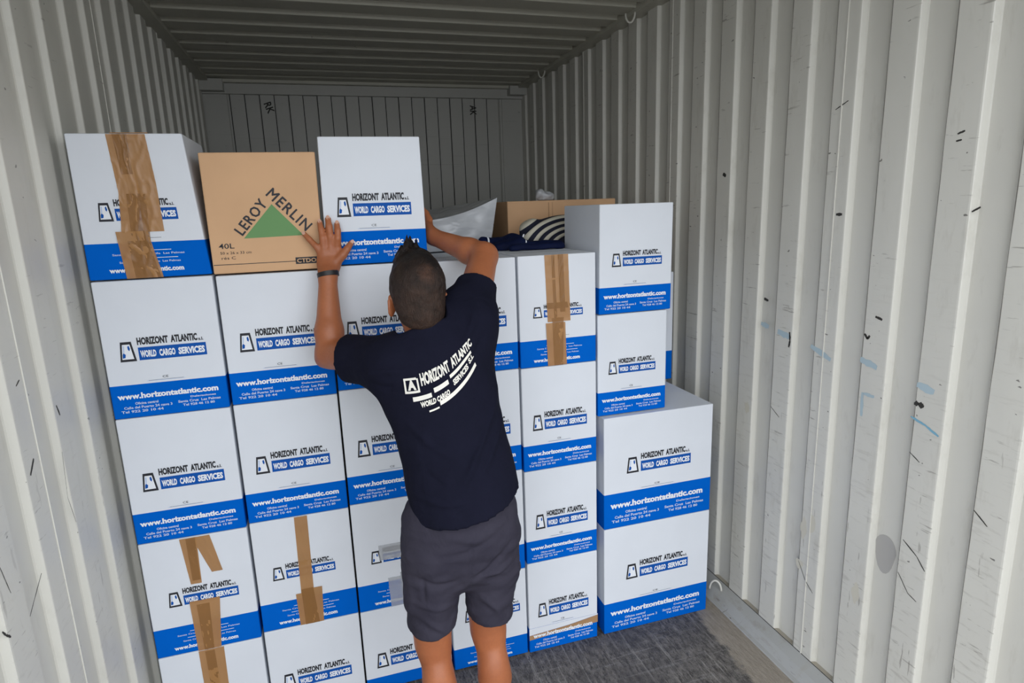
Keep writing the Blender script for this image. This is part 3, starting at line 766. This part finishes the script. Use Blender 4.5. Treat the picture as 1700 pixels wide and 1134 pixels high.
# right hand against the side of the pushed box
B.cap(WR, (1.058, 2.165, 1.705), .027, .028, .015, (0, 0, 1), .85, .60)
B.cap((1.057, 2.160, 1.705), (1.053, 2.215, 1.715), .031, .036, .015, (0, 0, 1), .52, .40)
FR = [([(1.053, 2.215, 1.690), (1.054, 2.250, 1.690), (1.048, 2.272, 1.690), (1.0435, 2.288, 1.692)], [.0115, .0085, .0078, .0065]),
      ([(1.052, 2.222, 1.706), (1.055, 2.262, 1.709), (1.050, 2.290, 1.712), (1.0445, 2.312, 1.715)], [.012, .0092, .0085, .007]),
      ([(1.052, 2.222, 1.724), (1.055, 2.268, 1.730), (1.050, 2.298, 1.735), (1.0445, 2.322, 1.740)], [.0122, .0096, .0088, .0072]),
      ([(1.053, 2.215, 1.742), (1.056, 2.256, 1.752), (1.051, 2.282, 1.760), (1.0445, 2.302, 1.767)], [.0120, .0094, .0086, .007]),
      ([(1.060, 2.170, 1.722), (1.064, 2.190, 1.750), (1.058, 2.206, 1.772), (1.0465, 2.218, 1.790)], [.0145, .0125, .0105, .008])]
for p, r in FR: hand_chain(p, r)
V, Fc = B.mesh(1)
person = mesh_obj('person', V, Fc, ['skin'])
tag(person, 'man seen from behind in navy T-shirt and charcoal shorts pushing a box onto the stack', 'person')
# nails
for (p, r), nrm in [(q, Vector((0, -1, 0))) for q in FL]:
    mb = MB()
    a, b = Vector(p[2]), Vector(p[3]); t = (b-a).normalized(); s = t.cross(nrm).normalized(); n = s.cross(t).normalized()
    if n.y > 0: n = -n
    c = b + t*0.0010 + n*(r[3]*0.99); w = r[3]*.66; L = r[3]*.80
    pts = [c + s*w*math.cos(k*math.pi/5)*(1 if 1 else 1) + t*L*math.sin(k*math.pi/5) + n*(-.0012*abs(math.cos(k*math.pi/5))) for k in range(10)]
    mb.quad(pts, 'nail'); mb.build('fingernail', person)

# T-shirt
Sh = Field((.60, 1.38, .85), (1.32, 2.0, 1.68), 0.0055)
tor = [((1.028, 1.600, .930), .163, .90), ((1.012, 1.612, 1.05), .153, .82), ((.998, 1.640, 1.15), .148, .78), ((.983, 1.662, 1.25), .150, .76), ((.972, 1.690, 1.335), .140, .72)]
for (a, ra, fa), (b, rb, fb) in zip(tor, tor[1:]): Sh.cap(a, b, ra, rb, .02, (1, 0, 0), fa, fb)
Sh.cap((.890, 1.705, 1.372), (1.04, 1.705, 1.405), .062, .070, .05)
Sh.cap((.865, 1.71, 1.358), (.722, 1.885, 1.353), .070, .075, .05)
Sh.cap(SR, (1.146, 1.845, 1.570), .070, .062, .05)
Sh.cap((1.05, 1.68, 1.30), (1.10, 1.73, 1.46), .07, .066, .06)
Sh.cap((.92, 1.67, 1.26), (.84, 1.73, 1.345), .07, .068, .06)
Sh.cap((.965, 1.715, 1.42), (1.055, 1.755, 1.50), .050, .050, .05)
Sh.cap((.957, 1.700, 1.40), (.955, 1.712, 1.462), .078, .067, .03)
# openings: hem, sleeves, neck
Sh.plane((.90, 1.6, .985), (-.10, -.05, -1), (.6, 1.38, .80), (1.0, 2.0, 1.10)) if False else None
Sh.plane((1.02, 1.6, .972), (.20, .10, -1), (.6, 1.38, .80), (1.32, 2.0, 1.12))
el = np.array(EL); s_ = np.array(SL); d_ = (el-s_)/np.linalg.norm(el-s_)
Sh.plane((.742, 1.868, 1.362), tuple(d_+np.array([-.35, -.05, 0])), (.60, 1.76, 1.22), (.83, 2.0, 1.47))
er = np.array(ER); s_ = np.array(SR); d_ = (er-s_)/np.linalg.norm(er-s_)
Sh.plane((1.138, 1.825, 1.553), tuple(d_+np.array([0, -.1, .25])), (1.0, 1.72, 1.50), (1.32, 2.0, 1.68))
Sh.plane((.955, 1.70, 1.462), (-.25, .35, 1), (.875, 1.6, 1.38), (1.005, 1.85, 1.53))
Vs, Fs_ = Sh.mesh(2); Ns = vnormals(Vs, Fs_)
Vs = wrinkle(Vs, Ns, .0045, (9, 9, 6), 3.0); Vs = wrinkle(Vs, Ns, .0018, (30, 30, 20), 8.0)
for pts, w, a in (([(1.150, 1.56, 1.30), (1.085, 1.51, 1.205), (1.01, 1.48, 1.09), (.97, 1.475, 1.03)], .010, .009),
                  ([(1.165, 1.57, 1.24), (1.10, 1.52, 1.15), (1.03, 1.49, 1.06)], .009, .008),
                  ([(1.135, 1.56, 1.28), (1.07, 1.50, 1.19), (1.00, 1.48, 1.10)], .007, -.006),
                  ([(1.03, 1.56, 1.40), (1.07, 1.60, 1.46), (1.09, 1.66, 1.51)], .010, .008),
                  ([(1.06, 1.56, 1.37), (1.11, 1.62, 1.44)], .009, -.007),
                  ([(.90, 1.60, 1.36), (.83, 1.68, 1.36), (.76, 1.78, 1.345)], .010, .007),
                  ([(.88, 1.59, 1.33), (.83, 1.66, 1.315), (.77, 1.76, 1.32)], .009, -.006),
                  ([(.86, 1.62, 1.24), (.92, 1.55, 1.17), (.98, 1.50, 1.13)], .009, .005),
                  ([(.875, 1.58, 1.03), (.94, 1.51, 1.015), (1.00, 1.48, 1.02)], .008, .005),
                  ([(.90, 1.56, 1.10), (.95, 1.50, 1.06)], .008, -.004)):
    Vs = ridge(Vs, Ns, pts, w, a)
shirt = mesh_obj('t_shirt', Vs, Fs_, ['navy'], person); shirt['label'] = 'navy short-sleeved T-shirt with a white print across the back'
# print on the back of the shirt: every point is dropped onto the cloth from behind
bvh = BVHTree.FromPolygons(Vs.tolist(), Fs_.tolist())
def arc(s, t):
    """s 0..1 along the print, t metres above its base line -> (x, z)"""
    P0, P1, P2 = (.883, 1.318), (.985, 1.330), (1.060, 1.408)
    x = (1-s)**2*P0[0]+2*s*(1-s)*P1[0]+s*s*P2[0]; z = (1-s)**2*P0[1]+2*s*(1-s)*P1[1]+s*s*P2[1]
    dx = 2*(1-s)*(P1[0]-P0[0])+2*s*(P2[0]-P1[0]); dz = 2*(1-s)*(P1[1]-P0[1])+2*s*(P2[1]-P1[1]); L = math.hypot(dx, dz)
    return x-dz/L*t*.35, z+dx/L*t
mb = MB()
def on_shirt(s, t):
    x, z = arc(s, t); h = bvh.ray_cast(Vector((x, 1.2, z)), Vector((0, 1, 0)))
    return (x, (h[0].y if h[0] else 1.55)-.0022, z)
def stext(t, s0, s1, t0, t1, bold=.04):
    v, f = glyphs(t, bold); mb.add([on_shirt(s0+(s1-s0)*a, (t0+(t1-t0)*b)*.94) for a, b in v], f, 'shirtprint')
def sbar(s0, s1, t0, t1, n=24):
    vs = [on_shirt(s0+(s1-s0)*i/n, t*.94) for i in range(n+1) for t in (t0, t1)]
    mb.add(vs, [(2*i, 2*i+2, 2*i+3, 2*i+1) for i in range(n)], 'shirtprint')
stext('HORIZONT', .155, .60, .000, .034, .045); stext('ATLANTIC', .635, 1.04, .000, .032, .045)
def sframe(s0, s1, t0, t1, w=.006, ws=.022):
    sbar(s0, s1, t0, t0+w, 6); sbar(s0, s1-ws, t1-w, t1, 6); sbar(s0, s0+ws, t0, t1, 6); sbar(s1-ws, s1, t0, t1-w*.5, 6)
sframe(-.06, .125, -.014, .026); stext('A', -.02, .085, -.006, .020, .06)
sbar(.02, .26, -.036, -.024); sbar(.30, .52, -.028, -.015); sbar(.56, .98, -.018, -.008)
stext('WORLD CARGO', .10, .50, -.056, -.040, .05); stext('SERVICES', .58, .86, -.044, -.026, .05); stext('S.L', .89, .99, -.040, -.022, .05)
sbar(.19, .32, -.074, -.069); sbar(.34, .97, -.068, -.056)
mb.build('lettering', shirt)['label'] = 'white curved lettering and bars'

# shorts
So = Field((.76, 1.42, .50), (1.26, 1.84, 1.06), 0.0052)
hp = [((1.024, 1.604, 1.005), .136, .70), ((1.008, 1.605, .91), .160, .76), ((1.002, 1.610, .84), .158, .78)]
for (a, ra, fa), (b, rb, fb) in zip(hp, hp[1:]): So.cap(a, b, ra, rb, .02, (1, 0, 0), fa, fb)
So.cap((.916, 1.605, .84), (.913, 1.605, .76), .086, .084, .03, (1, 0, 0), 1.2, 1.15)
So.cap((.912, 1.605, .76), (.892, 1.605, .50), .082, .064, .01, (1, 0, 0), 1.15, 1.2)
So.cap((1.092, 1.605, .84), (1.082, 1.605, .74), .084, .080, .03, (1, 0, 0), 1.2, 1.15)
So.cap((1.082, 1.605, .74), (1.073, 1.605, .50), .080, .060, .01, (1, 0, 0), 1.15, 1.2)
So.ell((.843, 1.60, .73), (.016, .055, .075), .02)                  # cargo pockets
So.ell((1.150, 1.60, .77), (.014, .055, .075), .02)
So.plane((.89, 1.53, .592), (.12, .10, -1), (.76, 1.40, .46), (.99, 1.85, .70))
So.plane((1.075, 1.53, .582), (.0, .12, -1), (.98, 1.40, .46), (1.26, 1.85, .70))
So.plane((1.02, 1.60, 1.045), (0, 0, 1), (.76, 1.40, .98), (1.26, 1.85, 1.06))
Vo, Fo = So.mesh(2); No = vnormals(Vo, Fo)
Vo = wrinkle(Vo, No, .008, (9, 9, 14), 1.0); Vo = wrinkle(Vo, No, .0042, (20, 20, 42), 5.0)
for pts, w, a in (([(.84, 1.52, .80), (.90, 1.47, .775), (.97, 1.47, .775)], .009, -.008), ([(.835, 1.55, .72), (.90, 1.48, .70), (.96, 1.48, .69)], .009, .008),
                  ([(1.12, 1.50, .86), (1.06, 1.48, .80), (1.00, 1.49, .77)], .008, -.009), ([(1.14, 1.52, .80), (1.08, 1.49, .78), (1.02, 1.49, .78)], .009, .008),
                  ([(.93, 1.48, .92), (1.02, 1.47, .90), (1.11, 1.50, .93)], .012, .006), ([(.92, 1.49, .86), (1.0, 1.47, .87), (1.08, 1.48, .90)], .008, -.005),
                  ([(.86, 1.50, .67), (.91, 1.49, .63), (.94, 1.50, .60)], .009, .007), ([(1.03, 1.50, .70), (1.08, 1.49, .65), (1.10, 1.50, .60)], .009, .007),
                  ([(.875, 1.49, .80), (.874, 1.48, .72)], .005, -.006), ([(1.005, 1.50, .93), (1.003, 1.49, .80), (1.0, 1.53, .73)], .006, -.006)):
    Vo = ridge(Vo, No, pts, w, a)
shorts = mesh_obj('shorts', Vo, Fo, ['shorts'], person); shorts['label'] = 'charcoal knee-length cargo shorts'

# hair
Ha = Field((.84, 1.58, 1.42), (1.05, 1.88, 1.74), 0.0035)
Ha.ell((.942, 1.722, 1.573), (.0785, .0985, .1005), .004)
Ha.ell((.944, 1.690, 1.500), (.062, .062, .060), .03)
Ha.ell((.940, 1.755, 1.640), (.052, .060, .040), .02)
Ha.plane((.942, 1.66, 1.468), (0, .42, -1), (.83, 1.56, 1.40), (1.06, 1.90, 1.60))
Ha.plane((.942, 1.80, 1.60), (0, 1, -.45), (.83, 1.70, 1.40), (1.06, 1.90, 1.64))
for s in (-1, 1): Ha.ell((.943+s*.078, 1.752, 1.520), (.018, .028, .040), .003, sub=True)
rnd = random.Random(3)
for i in range(70):
    x = .934+rnd.uniform(-.042, .042); y = 1.760+rnd.uniform(-.045, .045); z = 1.662+rnd.uniform(-.012, .008)-abs(x-.938)*.35
    k = 1-(abs(x-.932)/.05)**2
    Ha.cap((x, y, z), (x+(.932-x)*.35+rnd.uniform(-.006, .006), y+.012+rnd.uniform(-.01, .01), z+.014+.034*k*(.35+.65*rnd.random())), .0085, .0024, .004)
Vh, Fh = Ha.mesh(1); Nh = vnormals(Vh, Fh); Vh = wrinkle(Vh, Nh, .002, (60, 60, 60), 2.0)
hair = mesh_obj('hair', Vh, Fh, ['hair'], person); hair['label'] = 'short dark hair, cropped sides and a spiky top'

# wristband and shoes
def band_around(c, ax, ra, rb, h, th, mat, name, side=(1, 0, 0)):
    ax = Vector(ax).normalized(); sd = Vector(side); sd = (sd-ax*sd.dot(ax)).normalized(); fr = ax.cross(sd); mb = MB(); n = 40
    prof = [(0, -h/2), (th, -h/2+.001), (th, h/2-.001), (0, h/2)]
    vs = [Vector(c)+sd*(ra+a)*math.cos(2*math.pi*k/n)+fr*(rb+a)*math.sin(2*math.pi*k/n)+ax*b for k in range(n) for a, b in prof]
    fs = [(k*4+i, k*4+(i+1) % 4, ((k+1) % n)*4+(i+1) % 4, ((k+1) % n)*4+i) for k in range(n) for i in range(4)]
    mb.add(vs, fs, mat); return mb.build(name, person, smooth=False)
ax = Vector(WL)-Vector(EL)
band_around((.7055, 2.016, 1.594), (ax.x-.035, ax.y, ax.z), .0300, .0275, .016, .0035, 'black', 'wristband')['label'] = 'black rubber wristband'
M['shoe'] = cloth_mat('black_work_shoe', (0.02, 0.02, 0.022), (0.03, 0.03, 0.03), 0.6)
M['sole'] = new_mat('grey_sole', (0.12, 0.12, 0.12), 0.7)
for x in (.914, 1.084):
    Fs2 = Field((x-.07, 1.50, 0.0), (x+.07, 1.88, .16), 0.005)
    Fs2.cap((x, 1.59, .045), (x, 1.78, .036), .040, .042, .02, (1, 0, 0), 1, .8)
    Fs2.cap((x, 1.605, .05), (x, 1.615, .105), .042, .040, .02)
    Fs2.plane((x, 1.6, .110), (0, 0, 1), (x-.1, 1.4, .08), (x+.1, 1.9, .17)); Fs2.plane((x, 1.6, .006), (0, 0, -1), (x-.1, 1.4, -.01), (x+.1, 1.9, .05))
    v_, f_ = Fs2.mesh(1)
    mesh_obj('shoe', v_, f_, ['shoe', 'sole'], person, [1 if v_[q].mean(0)[2] < .022 else 0 for q in f_])

# ------------------------------------------------------------------ loose load on top, behind the front row
def stripe_material():
    m = new_mat('navy_and_cream_stripes', (0.01, 0.012, 0.05), 0.8); v = coords(m)
    s = nd(m, 'ShaderNodeSeparateXYZ'); lk(m, v, s.inputs[0])
    a = math_(m, 'MULTIPLY', math_(m, 'SUBTRACT', s.outputs[0], 1.770), 1/.235); b = math_(m, 'MULTIPLY', math_(m, 'SUBTRACT', s.outputs[2], 1.612), 1/.125)
    d = math_(m, 'SQRT', math_(m, 'ADD', math_(m, 'MULTIPLY', a, a), math_(m, 'MULTIPLY', b, b)))
    w = math_(m, 'SINE', math_(m, 'ADD', math_(m, 'MULTIPLY', d, 2*math.pi*5.4), -1.0))
    f = math_(m, 'GREATER_THAN', w, 0.05)
    f = math_(m, 'MULTIPLY', f, math_(m, 'GREATER_THAN', d, 0.36))
    lk(m, mix(m, f, (0.006, 0.008, 0.025), (0.60, 0.57, 0.47)), bsdf(m).inputs['Base Color']); return m
M['stripes'] = stripe_material()
C_ = Field((1.46, 2.42, 1.58), (1.96, 2.84, 1.80), 0.0055)
C_.cap((1.600, 2.625, 1.668), (1.80, 2.64, 1.675), .060, .075, .03)
C_.cap((1.585, 2.60, 1.650), (1.80, 2.60, 1.655), .050, .060, .04)
C_.plane((1.7, 2.6, 1.6125), (0, 0, -1), (1.4, 2.4, 1.5), (2.0, 2.9, 1.68))
v_, f_ = C_.mesh(2); n_ = vnormals(v_, f_); v_ = wrinkle(v_, n_, .004, (16, 16, 16))
# push grooves between the stripes so that the folded cushion reads as ribs
d_ = np.sqrt(((v_[:, 0]-1.770)/.235)**2+((v_[:, 2]-1.612)/.125)**2)
v_ = v_+n_*(.004*np.sin(d_*2*math.pi*5.4-1.0))[:, None]
o = mesh_obj('striped_cushion', v_, f_, ['stripes']); tag(o, 'folded cushion with curved navy and cream stripes on top of the load', 'cushion')

M['navybag'] = cloth_mat('navy_canvas', (0.008, 0.014, 0.055), (0.005, 0.008, 0.030), 0.6)
N_ = Field((1.26, 2.28, 1.58), (1.88, 2.60, 1.72), 0.005)
N_.cap((1.335, 2.50, 1.648), (1.44, 2.42, 1.628), .020, .024, .03, (0, 1, 0), 1.0, 1.0)
N_.cap((1.42, 2.48, 1.636), (1.60, 2.46, 1.620), .030, .018, .03)
N_.cap((1.46, 2.48, 1.650), (1.47, 2.44, 1.645), .028, .024, .03)
N_.cap((1.42, 2.36, 1.622), (1.63, 2.36, 1.622), .016, .016, .03)
N_.cap((1.56, 2.40, 1.618), (1.635, 2.42, 1.618), .016, .018, .02)
N_.cap((1.38, 2.42, 1.622), (1.635, 2.42, 1.622), .018, .022, .03)
N_.plane((1.7, 2.6, 1.6125), (0, 0, -1), (1.2, 2.2, 1.5), (2.0, 2.9, 1.68))
v_, f_ = N_.mesh(2); n_ = vnormals(v_, f_); v_ = wrinkle(v_, n_, .006, (22, 22, 30)); v_[:, 2] = np.maximum(v_[:, 2], 1.6125)
o = mesh_obj('canvas_bag', v_, f_, ['navybag']); tag(o, 'crumpled navy canvas bag lying in front of the striped cushion', 'bag')
bvn = BVHTree.FromPolygons(v_.tolist(), f_.tolist())
for pts in ([(1.352, 1.668), (1.350, 1.640)], [(1.505, 1.672), (1.492, 1.640)]):
    vs = []; mb = MB()
    for t in range(9):
        x = pts[0][0]+(pts[1][0]-pts[0][0])*t/8; z = pts[0][1]+(pts[1][1]-pts[0][1])*t/8
        for dx in (-.003, .003):
            h = bvn.ray_cast(Vector((x+dx, 2.1, z)), Vector((0, 1, 0))); vs.append((x+dx, (h[0].y if h[0] else 2.47)-.0015, z))
    mb.add(vs, [(2*i, 2*i+1, 2*i+3, 2*i+2) for i in range(8)], 'inkwhite')
    mb.build('piping', o)['label'] = 'white piping'

def plastic():
    m = new_mat('grey_plastic_film', (0.42, 0.44, 0.47), 0.25); v = coords(m)
    n = noise_fac(m, coords(m, (1, 1, 2)), 9, 2, 0.5, 0.2, 0.8, 0.6)
    lk(m, mix(m, n, (0.40, 0.415, 0.44), (0.55, 0.57, 0.60)), bsdf(m).inputs['Base Color']); bump(m, n, 0.6, 0.01); return m
M['plastic'] = plastic()
Gp = MB(); n1, n2 = 30, 14
# front sheet, top sheet and ends of a film-wrapped slab with a raised corner
def lerp(a, b, t): return tuple(a[i]+(b[i]-a[i])*t for i in range(3))
FBL, FBR = (1.045, 2.56, 1.612), (1.392, 2.60, 1.612); FTL, FTR = (1.090, 2.55, 1.738), (1.432, 2.60, 1.826)
BTL, BTR = (1.10, 3.02, 1.770), (1.470, 3.02, 1.822); BBL, BBR = (1.06, 2.98, 1.612), (1.42, 2.98, 1.612)
def sheet(a, b, c, d, bulge, nrm, amp):
    vs = []
    for j in range(n2+1):
        for i in range(n1+1):
            s, t = i/n1, j/n2; p = lerp(lerp(a, b, s), lerp(d, c, s), t)
            e = 16*s*(1-s)*t*(1-t); w = math.exp(-((s-.05)**2+(t-.25)**2)/.06)
            sag = -.018*math.sin(math.pi*s)*(t if nrm[1] < 0 else (1-t) if nrm[2] > 0 else 0)
            k = bulge*e + amp*min(1, e*3)*noise.noise(Vector((s*5, t*4, a[0]*9))) + .010*w*min(1, e*3)*math.sin((s*1.2+t)*60)
            vs.append((p[0]+nrm[0]*k, p[1]+nrm[1]*k, p[2]+nrm[2]*k+sag))
    Gp.add(vs, [(j*(n1+1)+i, j*(n1+1)+i+1, (j+1)*(n1+1)+i+1, (j+1)*(n1+1)+i) for j in range(n2) for i in range(n1)], 'plastic')
sheet(FBL, FBR, FTR, FTL, .025, (0, -1, 0), .012)
sheet(FTL, FTR, BTR, BTL, .0, (0, 0, 1), .010)
sheet(FBR, BBR, BTR, FTR, .01, (1, 0, 0), .005)
sheet(BBL, FBL, FTL, BTL, .01, (-1, 0, 0), .005)
sheet(BBR, BBL, BTL, BTR, .01, (0, 1, 0), .005)
Gp.quad([FBL, BBL, BBR, FBR], 'plastic')
o = Gp.build('wrapped_package', smooth=True); tag(o, "package in crumpled grey plastic film with a raised corner, above the man's forearm", 'package')
Sb = Field((1.68, 2.84, 1.80), (1.86, 3.02, 1.88), .005)
Sb.ell((1.765, 2.92, 1.832), (.045, .04, .024), .01); Sb.ell((1.735, 2.91, 1.845), (.02, .025, .022), .01)
v_, f_ = Sb.mesh(1); n_ = vnormals(v_, f_); v_ = wrinkle(v_, n_, .010, (40, 40, 40)); v_[:, 2] = np.maximum(v_[:, 2], 1.8135)
o = mesh_obj('plastic_bag', v_, f_, ['plastic']); tag(o, 'small crumpled plastic bag lying on the tall brown carton', 'bag')
